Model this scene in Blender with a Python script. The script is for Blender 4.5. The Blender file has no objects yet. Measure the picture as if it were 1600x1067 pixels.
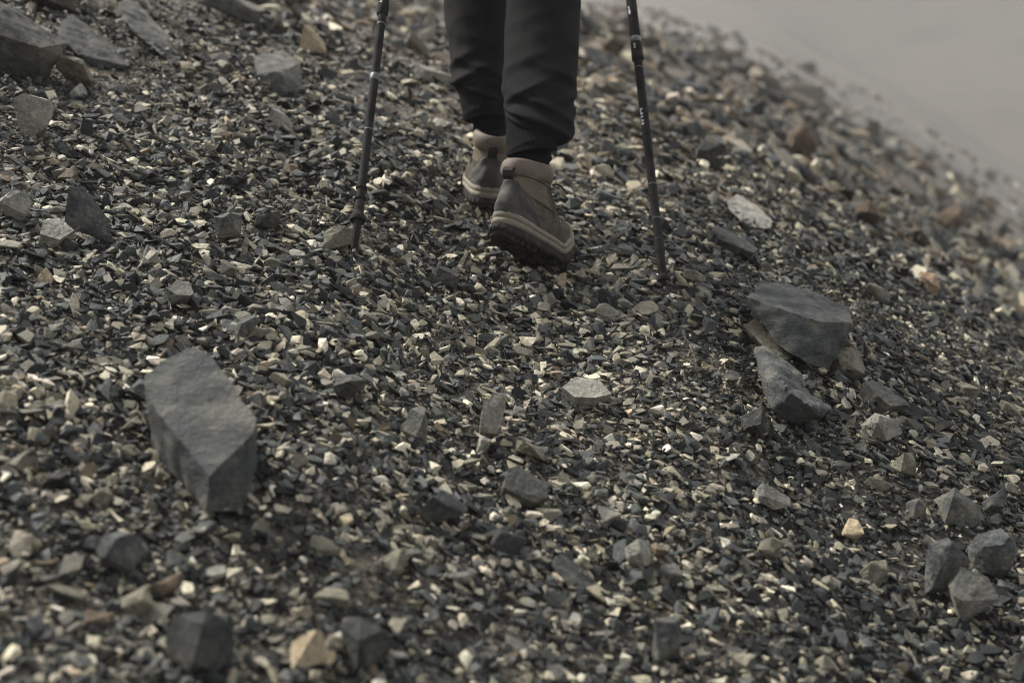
import bpy, bmesh, math
import numpy as np
from mathutils import Vector, Matrix, Euler

R = math.radians
rng = np.random.default_rng(7)
SC = bpy.context.scene
COL = SC.collection

# ---------------------------------------------------------------- camera
PITCH = R(10.0)
LENS = 50.0
cam_d = bpy.data.cameras.new("camera"); cam = bpy.data.objects.new("camera", cam_d); COL.objects.link(cam)
cam_d.lens = LENS; cam_d.sensor_width = 36.0; cam_d.clip_start = 0.05; cam_d.clip_end = 2000.0
cam.location = (0, 0, 0); cam.rotation_euler = (R(90) - PITCH, 0, 0)
cam_d.dof.use_dof = True; cam_d.dof.focus_distance = 2.2; cam_d.dof.aperture_fstop = 4.0
SC.camera = cam

# ---------------------------------------------------------------- overcast sky, soft sun, exposure
SUN_EL, SUN_AZ = R(43), R(54)          # azimuth measured from +Y (ahead) towards -X
world = bpy.data.worlds.new("World"); SC.world = world; world.use_nodes = True
wn = world.node_tree.nodes; wl = world.node_tree.links; wn.clear()
sky = wn.new("ShaderNodeTexSky"); sky.sky_type = 'NISHITA'; sky.sun_disc = False
sky.sun_elevation = SUN_EL; sky.sun_rotation = SUN_AZ; sky.altitude = 2500; sky.dust_density = 2.0; sky.air_density = 1.0
hs = wn.new("ShaderNodeHueSaturation"); hs.inputs['Saturation'].default_value = 0.22
tint = wn.new("ShaderNodeMix"); tint.data_type = 'RGBA'; tint.blend_type = 'MULTIPLY'; tint.inputs[0].default_value = 1.0
tint.inputs[7].default_value = (1.0, 0.99, 0.965, 1)
bg = wn.new("ShaderNodeBackground"); bg.inputs['Strength'].default_value = 0.05
wo = wn.new("ShaderNodeOutputWorld")
wl.new(sky.outputs[0], hs.inputs['Color']); wl.new(hs.outputs[0], tint.inputs[6]); wl.new(tint.outputs[2], bg.inputs[0]); wl.new(bg.outputs[0], wo.inputs[0])
sun_d = bpy.data.lights.new("sun", 'SUN'); sun_d.energy = 1.5; sun_d.angle = R(17); sun_d.color = (1.0, 0.957, 0.89)
sun = bpy.data.objects.new("sun", sun_d); COL.objects.link(sun)
sdir = Vector((-math.sin(SUN_AZ) * math.cos(SUN_EL), math.cos(SUN_AZ) * math.cos(SUN_EL), math.sin(SUN_EL)))
sun.rotation_euler = sdir.to_track_quat('Z', 'Y').to_euler()
SC.view_settings.view_transform = 'Standard'; SC.view_settings.look = 'None'
SC.view_settings.exposure = 2.9; SC.view_settings.gamma = 1.0; SC.view_settings.use_curve_mapping = False
SC.cycles.use_denoising = True; SC.cycles.filter_width = 1.0
SC.cycles.max_bounces = 6; SC.cycles.diffuse_bounces = 3; SC.cycles.glossy_bounces = 2; SC.cycles.volume_bounces = 1

# ---------------------------------------------------------------- helpers
FPX = LENS / 36.0 * 1600.0
CP, SP = math.cos(PITCH), math.sin(PITCH)
def ray(px, py):
    u = (px - 800.0) / FPX; v = (533.5 - py) / FPX
    return np.array([u, CP + v * SP, -SP + v * CP])       # camera depth 1
def P(px, py, d):
    return Vector(ray(px, py) * d)
def project(p):
    d = p[1] * CP - p[2] * SP
    return 800 + FPX * p[0] / d, 533.5 - FPX * (p[1] * SP + p[2] * CP) / d, d

def _h(ix, iy, iz, s):
    n = (ix * 374761393 + iy * 668265263 + iz * 2147483647 + s * 974634777).astype(np.int64) & 0xffffffff
    n = ((n ^ (n >> 13)) * 1274126177) & 0xffffffff
    n = ((n ^ (n >> 16)) * 2246822519) & 0xffffffff
    return ((n ^ (n >> 15)) & 0xffff) / 65535.0 * 2 - 1
def vn3(x, y, z, s=0):
    x, y, z = np.broadcast_arrays(np.asarray(x, float), np.asarray(y, float), np.asarray(z, float))
    ix, iy, iz = np.floor(x), np.floor(y), np.floor(z)
    fx, fy, fz = x - ix, y - iy, z - iz
    fx, fy, fz = [f * f * f * (f * (f * 6 - 15) + 10) for f in (fx, fy, fz)]
    ix, iy, iz = ix.astype(np.int64), iy.astype(np.int64), iz.astype(np.int64)
    o = 0
    for a in (0, 1):
        for b in (0, 1):
            for c in (0, 1):
                w = (fx if a else 1 - fx) * (fy if b else 1 - fy) * (fz if c else 1 - fz)
                o = o + w * _h(ix + a, iy + b, iz + c, s)
    return o
def vn2(x, y, s=0): return vn3(x, y, 0.5, s)
def sstep(a, b, x):
    t = np.clip((np.asarray(x, float) - a) / (b - a), 0, 1); return t * t * (3 - 2 * t)

# ---------------------------------------------------------------- terrain: a scree spur, rising to the left and ahead, rolling off to the right
def smin(a, b, k):
    h = np.clip(0.5 + 0.5 * (b - a) / k, 0, 1); return b * (1 - h) + a * h - k * h * (1 - h)
def terrain(x, y, fine=True):
    x = np.asarray(x, float); y = np.asarray(y, float)
    z1 = -0.84 + 0.22 * y - 0.25 * x
    z2 = -0.30 + 0.0703 * y - 0.27 * x
    z3 = -0.32 + 0.1165 * y - 0.562 * x
    z = smin(smin(z1, z2, 0.10), z3, 0.12)
    dist = np.hypot(x, y); far = sstep(4, 14, dist)
    z = z + far * 0.12 * vn2(x / 3.3, y / 3.3, 3) + far * 0.09 * vn2(x / 1.1, y / 1.1, 4)
    z4 = smin(-2.3 + 0.116 * y - 0.27 * x, -2.3 + 0.161 * y - 0.562 * x, 1.2)               # the next swell of the slope, 35 to 90 m off
    z4 = z4 + 0.7 * vn2(x / 9, y / 9, 14) + 0.35 * vn2(x / 3, y / 3, 15)
    z = np.where(y > 20, np.maximum(z, z4), z)
    tr = x - 0.03 - 0.05 * np.sin(y * 2.2)                                                # trodden track the hiker comes up
    z = z - 0.022 * np.exp(-(tr / 0.17) ** 2) * sstep(3.4, 2.7, y) + 0.010 * np.exp(-((np.abs(tr) - 0.27) / 0.10) ** 2) * sstep(3.4, 2.7, y)
    z = z + 0.028 * vn2(x / 0.42, y / 0.42, 5)
    if fine: z = z + 0.011 * vn2(x / 0.13, y / 0.13, 6)
    az = np.abs(z)
    z = np.where(az > 7, np.sign(z) * (7 + 6 * np.tanh((az - 7) / 6)), z)
    opp = -30 + 0.26 * (y - 90 + 0.35 * x) + 6.0 * vn2(x / 60, y / 60, 8) + 2.2 * vn2(x / 17, y / 17, 9)   # the slope across the gully
    opp = np.minimum(opp, 19 + 2 * vn2(x / 70, y / 70, 10))
    return np.where(y > 60, np.maximum(z, opp), z)
TS = np.concatenate([np.linspace(0.5, 6, 1400), np.linspace(6.01, 500, 5000)])
def hit(px, py):
    r = ray(px, py); pts = TS[:, None] * r[None]
    below = pts[:, 2] < terrain(pts[:, 0], pts[:, 1])
    i = int(np.argmax(below)) if below.any() else len(TS) - 1
    return Vector(pts[i]), TS[i]
def tnormal(x, y, e=0.06):
    n = Vector((-(float(terrain(x + e, y, False)) - float(terrain(x - e, y, False))) / (2 * e),
                -(float(terrain(x, y + e, False)) - float(terrain(x, y - e, False))) / (2 * e), 1.0))
    return n.normalized()

# ---------------------------------------------------------------- materials
def nodes_of(name):
    m = bpy.data.materials.new(name); m.use_nodes = True
    nt = m.node_tree; return m, nt, nt.nodes['Principled BSDF']
def N(nt, t, **kw):
    n = nt.nodes.new(t)
    for k, v in kw.items():
        if k in n.inputs: n.inputs[k].default_value = v
        else: setattr(n, k, v)
    return n
def ramp(nt, fac, stops):
    r = nt.nodes.new("ShaderNodeValToRGB"); el = r.color_ramp.elements
    while len(el) < len(stops): el.new(0.5)
    for e, (p, c) in zip(el, stops): e.position = p; e.color = (*c, 1)
    nt.links.new(fac, r.inputs[0]); return r.outputs[0]
def mix(nt, a, b, fac, mode='MIX'):
    m = nt.nodes.new("ShaderNodeMix"); m.data_type = 'RGBA'; m.blend_type = mode
    for s, v in ((0, fac), (6, a), (7, b)):
        if hasattr(v, 'is_output'): nt.links.new(v, m.inputs[s])
        elif s == 0: m.inputs[0].default_value = v
        else: m.inputs[s].default_value = (*v, 1)
    return m.outputs[2]

def rock_material(name, c, spot, scale=1.0, rough=0.66, attr=False, bump=0.9):
    """weathered slate: mottled colour, dusty patches, pale lichen flecks, splintered bump"""
    m, nt, b = nodes_of(name)
    tc = N(nt, "ShaderNodeTexCoord"); oc = tc.outputs['Object']
    n1 = N(nt, "ShaderNodeTexNoise", Scale=22.0 * scale, Detail=6.0, Roughness=0.65); nt.links.new(oc, n1.inputs['Vector'])
    n2 = N(nt, "ShaderNodeTexNoise", Scale=160.0 * scale, Detail=5.0, Roughness=0.7); nt.links.new(oc, n2.inputs['Vector'])
    if attr:
        a = N(nt, "ShaderNodeAttribute", attribute_name="tone"); base = a.outputs['Color']
    else:
        base = mix(nt, c, spot, ramp(nt, n1.outputs['Fac'], [(0.44, (0, 0, 0)), (0.66, (0.7, 0.7, 0.7))]))
    g = ramp(nt, n2.outputs['Fac'], [(0.25, (0.52, 0.52, 0.53)), (0.75, (1.52, 1.50, 1.45))])
    col = mix(nt, base, g, 1.0, 'MULTIPLY')
    if not attr:
        v = N(nt, "ShaderNodeTexVoronoi", Scale=95.0 * scale); nt.links.new(oc, v.inputs['Vector'])
        fl = ramp(nt, v.outputs['Distance'], [(0.08, (1, 1, 1)), (0.2, (0, 0, 0))])
        gate = ramp(nt, n1.outputs['Fac'], [(0.55, (0, 0, 0)), (0.68, (0.55, 0.55, 0.55))])
        col = mix(nt, col, spot, mix(nt, fl, gate, 1.0, 'MULTIPLY'))
        vc = N(nt, "ShaderNodeTexVoronoi", Scale=17.0 * scale, feature='DISTANCE_TO_EDGE')
        dn = N(nt, "ShaderNodeVectorMath", operation='ADD'); sc3 = N(nt, "ShaderNodeVectorMath", operation='SCALE'); sc3.inputs[3].default_value = 0.05 / scale
        nt.links.new(n2.outputs['Color'], sc3.inputs[0]); nt.links.new(oc, dn.inputs[0]); nt.links.new(sc3.outputs[0], dn.inputs[1]); nt.links.new(dn.outputs[0], vc.inputs['Vector'])
        crack = ramp(nt, vc.outputs['Distance'], [(0.004, (1, 1, 1)), (0.022, (0, 0, 0))])
        g3 = ramp(nt, n1.outputs['Fac'], [(0.40, (0.7, 0.7, 0.7)), (0.52, (0, 0, 0))])
        col = mix(nt, col, tuple(k * 0.35 for k in c), mix(nt, crack, g3, 1.0, 'MULTIPLY'))
    nt.links.new(col, b.inputs['Base Color'])
    rr = ramp(nt, n2.outputs['Fac'], [(0.3, (rough - 0.12,) * 3), (0.7, (min(1, rough + 0.2),) * 3)])
    nt.links.new(rr, b.inputs['Roughness'])
    b.inputs['Specular IOR Level'].default_value = 0.13 if attr else 0.16
    bp = N(nt, "ShaderNodeBump", Strength=bump, Distance=(0.004 if attr else 0.009) / scale)
    if attr:
        nt.links.new(n2.outputs['Fac'], bp.inputs['Height'])
    else:
        mp = N(nt, "ShaderNodeMapping"); mp.inputs['Scale'].default_value = (1.0, 1.0, 3.2); mp.inputs['Rotation'].default_value = (0.5, 0.35, 0)
        nt.links.new(oc, mp.inputs['Vector'])
        n3 = N(nt, "ShaderNodeTexNoise", Scale=48.0 * scale, Detail=8.0, Roughness=0.68, Distortion=0.6); nt.links.new(mp.outputs[0], n3.inputs['Vector'])
        ad = N(nt, "ShaderNodeMath", operation='ADD'); nt.links.new(n3.outputs['Fac'], ad.inputs[0]); nt.links.new(n2.outputs['Fac'], ad.inputs[1])
        nt.links.new(ad.outputs[0], bp.inputs['Height'])
    nt.links.new(bp.outputs[0], b.inputs['Normal'])
    return m

TONES = {  # name -> (base colour, mottle colour)
    'dark slate':  ((0.038, 0.041, 0.041), (0.13, 0.124, 0.102)),
    'blue-grey':   ((0.074, 0.081, 0.083), (0.205, 0.195, 0.160)),
    'grey':        ((0.100, 0.103, 0.096), (0.24, 0.222, 0.178)),
    'pale grey':   ((0.27, 0.265, 0.235), (0.42, 0.395, 0.325)),
    'tan':         ((0.400, 0.325, 0.215), (0.52, 0.44, 0.31)),
    'brown':       ((0.120, 0.088, 0.062), (0.21, 0.165, 0.115)),
    'rusty':       ((0.360, 0.250, 0.165), (0.46, 0.37, 0.27)),
    'olive-grey':  ((0.165, 0.156, 0.118), (0.29, 0.265, 0.20)),
}
ROCK = {k: rock_material('rock_' + k.replace(' ', '_').replace('-', '_'), a, b) for k, (a, b) in TONES.items()}

def ground_material():
    m, nt, b = nodes_of('scree_soil')
    tc = N(nt, "ShaderNodeTexCoord"); oc = tc.outputs['Object']
    v = N(nt, "ShaderNodeTexVoronoi", Scale=75.0); nt.links.new(oc, v.inputs['Vector'])
    v2 = N(nt, "ShaderNodeTexVoronoi", Scale=9.0); nt.links.new(oc, v2.inputs['Vector'])
    sep = N(nt, "ShaderNodeSeparateColor"); nt.links.new(v.outputs['Color'], sep.inputs[0])
    c1 = ramp(nt, sep.outputs[0], [(0.0, (0.022, 0.022, 0.02)), (0.55, (0.05, 0.048, 0.042)), (0.8, (0.11, 0.10, 0.082)), (1.0, (0.24, 0.21, 0.16))])
    sep2 = N(nt, "ShaderNodeSeparateColor"); nt.links.new(v2.outputs['Color'], sep2.inputs[0])
    c2 = ramp(nt, sep2.outputs[0], [(0.0, (0.03, 0.03, 0.028)), (0.6, (0.08, 0.075, 0.066)), (0.85, (0.16, 0.14, 0.11)), (1.0, (0.28, 0.24, 0.18))])
    n = N(nt, "ShaderNodeTexNoise", Scale=0.22, Detail=3.0); nt.links.new(oc, n.inputs['Vector'])
    patch = ramp(nt, n.outputs['Fac'], [(0.4, (0.75, 0.72, 0.68)), (0.62, (1.8, 1.55, 1.25))])
    col = mix(nt, c1, c2, 0.45)
    col = mix(nt, col, patch, 1.0, 'MULTIPLY')
    sx = N(nt, "ShaderNodeSeparateXYZ"); nt.links.new(oc, sx.inputs[0])
    mr = N(nt, "ShaderNodeMapRange"); mr.inputs[1].default_value = 14; mr.inputs[2].default_value = 45; nt.links.new(sx.outputs['Y'], mr.inputs[0])
    nf = N(nt, "ShaderNodeTexNoise", Scale=0.05, Detail=4.0, Roughness=0.6); nt.links.new(oc, nf.inputs['Vector'])
    tan = ramp(nt, nf.outputs['Fac'], [(0.36, (0.15, 0.142, 0.128)), (0.52, (0.23, 0.21, 0.178)), (0.68, (0.16, 0.152, 0.138))])
    col = mix(nt, col, tan, mr.outputs[0])                    # paler, finer tan scree up on the far swells
    nt.links.new(col, b.inputs['Base Color']); b.inputs['Roughness'].default_value = 0.9
    bp = N(nt, "ShaderNodeBump", Strength=0.9, Distance=0.01); nt.links.new(v.outputs['Distance'], bp.inputs['Height'])
    nt.links.new(bp.outputs[0], b.inputs['Normal'])
    return m

def plain(name, c, rough=0.8, bump=0.0, bscale=400.0, vary=0.25, vscale=60.0, dust=None, metallic=0.0, sheen=0.0, dust_amt=0.5):
    m, nt, b = nodes_of(name)
    tc = N(nt, "ShaderNodeTexCoord"); oc = tc.outputs['Object']
    n = N(nt, "ShaderNodeTexNoise", Scale=vscale, Detail=5.0, Roughness=0.6); nt.links.new(oc, n.inputs['Vector'])
    g = ramp(nt, n.outputs['Fac'], [(0.25, (1 - vary,) * 3), (0.75, (1 + vary,) * 3)])
    col = mix(nt, c, g, 1.0, 'MULTIPLY')
    if dust:
        n2 = N(nt, "ShaderNodeTexNoise", Scale=vscale * 0.6, Detail=9.0, Roughness=0.75); nt.links.new(oc, n2.inputs['Vector'])
        col = mix(nt, col, dust, ramp(nt, n2.outputs['Fac'], [(0.42, (0, 0, 0)), (0.75, (dust_amt,) * 3)]))
    nt.links.new(col, b.inputs['Base Color'])
    b.inputs['Roughness'].default_value = rough; b.inputs['Metallic'].default_value = metallic
    b.inputs['Specular IOR Level'].default_value = 0.08 if rough > 0.84 else 0.3
    if sheen: b.inputs['Sheen Weight'].default_value = sheen; b.inputs['Sheen Roughness'].default_value = 0.4
    if bump:
        n3 = N(nt, "ShaderNodeTexNoise", Scale=bscale, Detail=3.0); nt.links.new(oc, n3.inputs['Vector'])
        bp = N(nt, "ShaderNodeBump", Strength=bump, Distance=0.002); nt.links.new(n3.outputs['Fac'], bp.inputs['Height'])
        nt.links.new(bp.outputs[0], b.inputs['Normal'])
    return m

# ---------------------------------------------------------------- mesh helpers
def mesh_np(name, V, F, mat=None, smooth=False):
    """V (n,3), F (m,k) uniform face size"""
    V = np.asarray(V, np.float32); F = np.asarray(F, np.int32)
    me = bpy.data.meshes.new(name); k = F.shape[1]
    me.vertices.add(len(V)); me.vertices.foreach_set("co", V.ravel())
    me.loops.add(F.size); me.loops.foreach_set("vertex_index", F.ravel())
    me.polygons.add(len(F)); me.polygons.foreach_set("loop_start", np.arange(0, F.size, k, dtype=np.int32))
    me.polygons.foreach_set("use_smooth", np.full(len(F), smooth))
    me.update(calc_edges=True)
    if mat: me.materials.append(mat)
    return me
def link(name, me, parent=None, loc=None, rot=None):
    o = bpy.data.objects.new(name, me); COL.objects.link(o)
    if loc is not None: o.location = loc
    if rot is not None: o.rotation_euler = rot
    if parent is not None: o.parent = parent
    return o
def tag(o, label=None, cat=None, group=None, kind=None):
    if label: o['label'] = label
    if cat: o['category'] = cat
    if group: o['group'] = group
    if kind: o['kind'] = kind
    return o
def grid_faces(nu, nv, wrap_u=False, wrap_v=False):
    """vertex index = i*nv + j"""
    i = np.arange(nu if wrap_u else nu - 1); j = np.arange(nv if wrap_v else nv - 1)
    I, J = np.meshgrid(i, j, indexing='ij'); I2 = (I + 1) % nu; J2 = (J + 1) % nv
    return np.stack([I * nv + J, I2 * nv + J, I2 * nv + J2, I * nv + J2], -1).reshape(-1, 4)

# ---------------------------------------------------------------- ground
n = 300
tx = np.linspace(-7.4, 7.4, n); gx = 0.6 * np.sinh(tx)
gx *= 560 / gx[-1]
gy = 2.5 + 0.6 * np.sinh(np.linspace(-7.4, 7.4, n)) * (560 / (0.6 * math.sinh(7.4)))
GX, GY = np.meshgrid(gx, gy, indexing='ij')
GZ = terrain(GX, GY) - 0.004
ground = link('ground', mesh_np('ground', np.stack([GX, GY, GZ], -1).reshape(-1, 3), grid_faces(n, n), ground_material(), True))
tag(ground, 'steep dark scree slope rising to the upper left', kind='structure')

# ---------------------------------------------------------------- stone templates
def hull(pts):
    bm = bmesh.new()
    for p in pts: bm.verts.new(p)
    bmesh.ops.convex_hull(bm, input=bm.verts)
    for v in [v for v in bm.verts if not v.link_faces]: bm.verts.remove(v)
    bmesh.ops.recalc_face_normals(bm, faces=bm.faces)
    return bm
def shard_points(r):
    k = int(r.integers(3, 7)); a = np.sort(r.uniform(0, 2 * np.pi, k) * 0.3 / k * 3 + np.arange(k) / k * 2 * np.pi)
    rad = r.uniform(0.6, 1.15, k); el = r.uniform(0.38, 1.0); th = r.uniform(0.10, 0.34)
    top = np.stack([np.cos(a) * rad, np.sin(a) * rad * el, th + r.normal(0, 0.08, k)], -1)
    bot = np.stack([np.cos(a) * rad * r.uniform(0.7, 1.15, k), np.sin(a) * rad * el * r.uniform(0.7, 1.15, k), -th + r.normal(0, 0.07, k)], -1)
    return np.concatenate([top, bot])
def chunk_points(r):
    q = r.normal(0, 1, (11, 3)); q /= np.linalg.norm(q, axis=1)[:, None]
    return q * r.uniform(0.8, 1.05, (11, 1)) * np.array([1, r.uniform(0.7, 0.95), r.uniform(0.5, 0.8)])
def tri_arrays(bm):
    bmesh.ops.triangulate(bm, faces=bm.faces); bm.verts.index_update()
    V = np.array([v.co[:] for v in bm.verts]); F = np.array([[v.index for v in f.verts] for f in bm.faces]); bm.free(); return V, F
TEMPL = []
for i in range(44):
    r = np.random.default_rng(100 + i)
    TEMPL.append(tri_arrays(hull(shard_points(r) if i % 10 < 6 else chunk_points(r))))

def fine_template(i):
    r = np.random.default_rng(700 + i); bm = hull(shard_points(r) if i % 10 < 6 else chunk_points(r))
    bmesh.ops.bevel(bm, geom=bm.edges[:], offset=0.03, segments=1, affect='EDGES'); V, F = tri_arrays(bm)
    q = V * 2.2 + i
    V = V + 0.045 * np.stack([vn3(*q.T, 1), vn3(*q.T, 2), vn3(*q.T, 3)], -1) + 0.018 * np.stack([vn3(*(q * 3).T, 4), vn3(*(q * 3).T, 5), vn3(*(q * 3).T, 6)], -1)
    return V, F
FINE = [fine_template(i) for i in range(30)]

# ---------------------------------------------------------------- gravel (stuff): tens of thousands of small chips in one mesh
GRIT = []
for i in range(14):
    r = np.random.default_rng(900 + i); q = r.normal(0, 1, (6, 3)); q /= np.linalg.norm(q, axis=1)[:, None]
    GRIT.append(tri_arrays(hull(q * np.array([1, r.uniform(.5, .95), r.uniform(.3, .7)]))))
def quat_mats(yaw, tx_, ty_):
    cy, sy = np.cos(yaw), np.sin(yaw); cx, sx = np.cos(tx_), np.sin(tx_); ct, st = np.cos(ty_), np.sin(ty_)
    Z = np.zeros_like(yaw); O = np.ones_like(yaw)
    Rz = np.stack([cy, -sy, Z, sy, cy, Z, Z, Z, O], -1).reshape(-1, 3, 3)
    Rx = np.stack([O, Z, Z, Z, cx, -sx, Z, sx, cx], -1).reshape(-1, 3, 3)
    Ry = np.stack([ct, Z, st, Z, O, Z, -st, Z, ct], -1).reshape(-1, 3, 3)
    return Ry @ Rx @ Rz
def tones(r, x, y, k, s):
    """per-chip base colour: slate, grey, tan, rust; proportions drift over the slope"""
    w = vn2(x / 0.55, y / 0.55, 21) * 0.5 + vn2(x / 0.2, y / 0.2, 22) * 0.25
    u = r.uniform(0, 1, k) - w * 0.34 + 0.10 * np.exp(-((x - 0.06) / 0.26) ** 2) - 0.025; u = np.where((s < 0.0035) & (u < 0.95), u - 0.10, u)
    u = np.where(y < 4.5, np.where(u > 0.97, u - 0.5 * r.uniform(0, 1, k), u), u); u = np.where((y > 4.5) & (r.uniform(0, 1, k) < 0.18), 0.97, u)             # browner stones farther up
    c = np.zeros((k, 3)); j = r.uniform(0.72, 1.3, (k, 1))
    pal = [(-9, 0.38, (0.017, 0.0188, 0.0183)), (0.38, 0.60, (0.058, 0.063, 0.0595)), (0.60, 0.80, (0.134, 0.125, 0.100)),
           (0.80, 0.905, (0.275, 0.249, 0.186)), (0.905, 0.962, (0.52, 0.48, 0.38)), (0.962, 0.99, (0.125, 0.096, 0.062)), (0.99, 9, (0.30, 0.24, 0.165))]
    for lo, hi, cc in pal:
        s = (u >= lo) & (u < hi); c[s] = cc
    c = c * j
    c[:, 0] *= r.uniform(0.96, 1.04, k); c[:, 2] *= r.uniform(0.92, 1.06, k)
    return c
CLEAR = []     # (centre x, y, radius): gravel chips stay low here (under boots)
def scatter(r, dens_fn, dmin, dmax, widen, k, size_lo, size_hi, power):
    """points drawn over the wedge of slope the camera looks along, and some way beyond it"""
    d = np.sqrt(r.uniform(dmin ** 2, dmax ** 2, k)); u = r.uniform(-widen, widen, k)
    x, y = u * d, d
    s = size_lo * (size_hi / size_lo) ** (r.uniform(0, 1, k) ** power)
    return x, y, s
VS, FS, CS = [], [], []; voff = 0
def add_chips(r, x, y, s, lift=0.35, extra=0.0):
    global voff
    k = len(x); z = terrain(x, y); s = s * (0.94 + 0.45 * vn2(x / 0.31, y / 0.31, 61) + 0.25 * vn2(x / 0.9, y / 0.9, 62))
    e = 0.05
    gxn = (terrain(x + e, y, False) - terrain(x - e, y, False)) / (2 * e); gyn = (terrain(x, y + e, False) - terrain(x, y - e, False)) / (2 * e)
    yaw = r.uniform(0, 2 * np.pi, k)
    ty_ = -np.arctan(gxn) + r.normal(0, 0.36, k) + 0.10; tx_ = np.arctan(gyn) + r.normal(0, 0.36, k)
    M = quat_mats(yaw, tx_, ty_)
    t = r.integers(0, len(TEMPL), k); app = s * 2222 / np.maximum(y, .7)
    t = np.where((app > 20) & (y > 1.3) & (y < 3.3) & (np.abs(x) < 0.40 * y), len(TEMPL) + r.integers(0, len(FINE), k), t)
    t = np.where((app < 8.4) | ((app < 13) & ((y > 3.6) | (y < 1.3))), len(TEMPL) + len(FINE) + r.integers(0, len(GRIT), k), t)
    sc = s[:, None] * r.uniform(0.75, 1.2, (k, 3)); sc[:, 2] *= r.uniform(0.34, 0.9, k)
    zz = z + s * r.uniform(-0.3, 0.85, k) * lift * 1.7 + extra
    for cx, cy, cr, top in CLEAR:
        m_ = np.hypot(x - cx, y - cy) < cr
        zz[m_] = np.minimum(zz[m_], top - s[m_] * 0.8)
    pos = np.stack([x, y, zz], -1); col = tones(r, x, y, k, s)
    for ti, (V, F) in enumerate(TEMPL + FINE + GRIT):
        ids = np.nonzero(t == ti)[0]
        if not len(ids): continue
        W = np.einsum('kij,kvj->kvi', M[ids], V[None] * sc[ids][:, None]) + pos[ids][:, None]
        nv = len(V)
        FS.append((F[None] + (np.arange(len(ids)) * nv)[:, None, None]).reshape(-1, 3) + voff)
        VS.append(W.reshape(-1, 3)); CS.append(np.repeat(col[ids], nv, 0)); voff += nv * len(ids)

def build_gravel():
    r = np.random.default_rng(11)
    def wedge(d0, d1, u, k): 
        d = np.sqrt(r.uniform(d0 ** 2, d1 ** 2, k)); return r.uniform(-u, u, k) * d, d
    def sizes(k, lo, hi, p): return lo * (hi / lo) ** (r.uniform(0, 1, k) ** p)
    for d0, d1, u, k, lo, hi, p in [
            (0.75, 1.5, 0.44, 29000, 0.0017, 0.0135, 2.1),
            (1.5, 2.3, 0.44, 70000, 0.0015, 0.0155, 2.3),
            (2.3, 3.2, 0.44, 86000, 0.0016, 0.0175, 2.3),
            (3.2, 4.6, 0.46, 30000, 0.0032, 0.034, 2.4),
            (4.6, 8.0, 0.50, 19000, 0.0085, 0.065, 2.4),
            (8.0, 18., 0.55, 8000, 0.030, 0.14, 2.2),
            (18., 70., 0.60, 9000, 0.09, 0.42, 2.4)]:
        x, y = wedge(d0, d1, u, k); add_chips(r, x, y, sizes(k, lo, hi, p))
    x, y = wedge(1.0, 3.4, 0.43, 9500); keep = vn2(x / 0.34, y / 0.34, 63) + 0.5 * np.abs(x / y) / 0.4 + r.normal(0, 0.25, len(x)) > 0.42
    x, y = x[keep], y[keep]; add_chips(r, x, y, sizes(len(x), 0.007, 0.025, 1.7), 0.45)     # drifts of larger shards
    for o in BIG:                                                 # chips banked up against each rock
        rr = 0.5 * max(o.dimensions.x, o.dimensions.y); k = int(min(260, 40 + 1500 * rr)); a_ = r.uniform(0, 2 * np.pi, k); q = r.uniform(0.7, 1.25, k)
        px_, py_ = o.location.x + np.cos(a_) * rr * q, o.location.y + np.sin(a_) * rr * q * 0.9
        sc_ = max(1.0, o.location.y / 2.6)
        add_chips(r, px_, py_, sizes(k, 0.003, 0.011, 1.8) * sc_, 0.35, np.clip(1.25 - q, 0, 1) * rr * 0.30)
    # the slope on both sides of the view, coarser
    k = 10000; d = np.sqrt(r.uniform(0.4, 20, k)); s_ = np.where(r.uniform(0, 1, k) < 0.5, -1, 1); u = s_ * (0.43 + 0.55 * r.uniform(0, 1, k) ** 1.4)
    add_chips(r, u * d, d, sizes(k, 0.010, 0.03, 1.7))
    me = mesh_np('gravel', np.concatenate(VS), np.concatenate(FS), rock_material('gravel_chips', (0, 0, 0), (0, 0, 0), attr=True, rough=0.52, bump=0.6))
    C = np.concatenate(CS); C4 = np.concatenate([C, np.ones((len(C), 1))], 1).astype(np.float32)
    at = me.attributes.new('tone', 'FLOAT_COLOR', 'POINT'); at.data.foreach_set('color', C4.ravel())
    tag(link('gravel', me), 'loose mixed grey and tan gravel covering the scree slope', 'gravel', kind='stuff')

# ---------------------------------------------------------------- the hiker
M_TROUSER = plain('trouser_cloth', (0.0085, 0.0088, 0.0096), 0.9, 0.25, 900.0, 0.22, 30.0, dust=(0.02, 0.0195, 0.0185), dust_amt=0.28)
M_RIB = plain('ribbed_cuff_cloth', (0.0065, 0.0068, 0.0078), 0.95, 0.3, 1100.0, 0.2, 40.0, dust=(0.025, 0.024, 0.022), dust_amt=0.2)
M_SOCK = plain('sock_knit', (0.004, 0.0042, 0.006), 0.95, 0.4, 1400.0, 0.2, 80.0)
M_NUBUCK = plain('boot_nubuck', (0.055, 0.049, 0.040), 0.85, 0.3, 700.0, 0.3, 55.0, dust=(0.16, 0.142, 0.112), dust_amt=0.6)
M_COLLAR = plain('collar_leather', (0.105, 0.082, 0.064), 0.7, 0.25, 500.0, 0.22, 45.0, dust=(0.22, 0.18, 0.14), dust_amt=0.5)
M_COUNTER = plain('heel_counter_rubberised', (0.030, 0.0285, 0.027), 0.75, 0.3, 600.0, 0.25, 50.0, dust=(0.11, 0.10, 0.082), dust_amt=0.6)
M_MESHP = plain('speckled_panel', (0.125, 0.106, 0.080), 0.9, 0.9, 420.0, 0.55, 330.0, dust=(0.21, 0.18, 0.13), dust_amt=0.4)
M_MID = plain('midsole_rubber', (0.165, 0.146, 0.110), 0.8, 0.3, 500.0, 0.3, 45.0, dust=(0.20, 0.178, 0.138), dust_amt=0.7)
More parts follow.
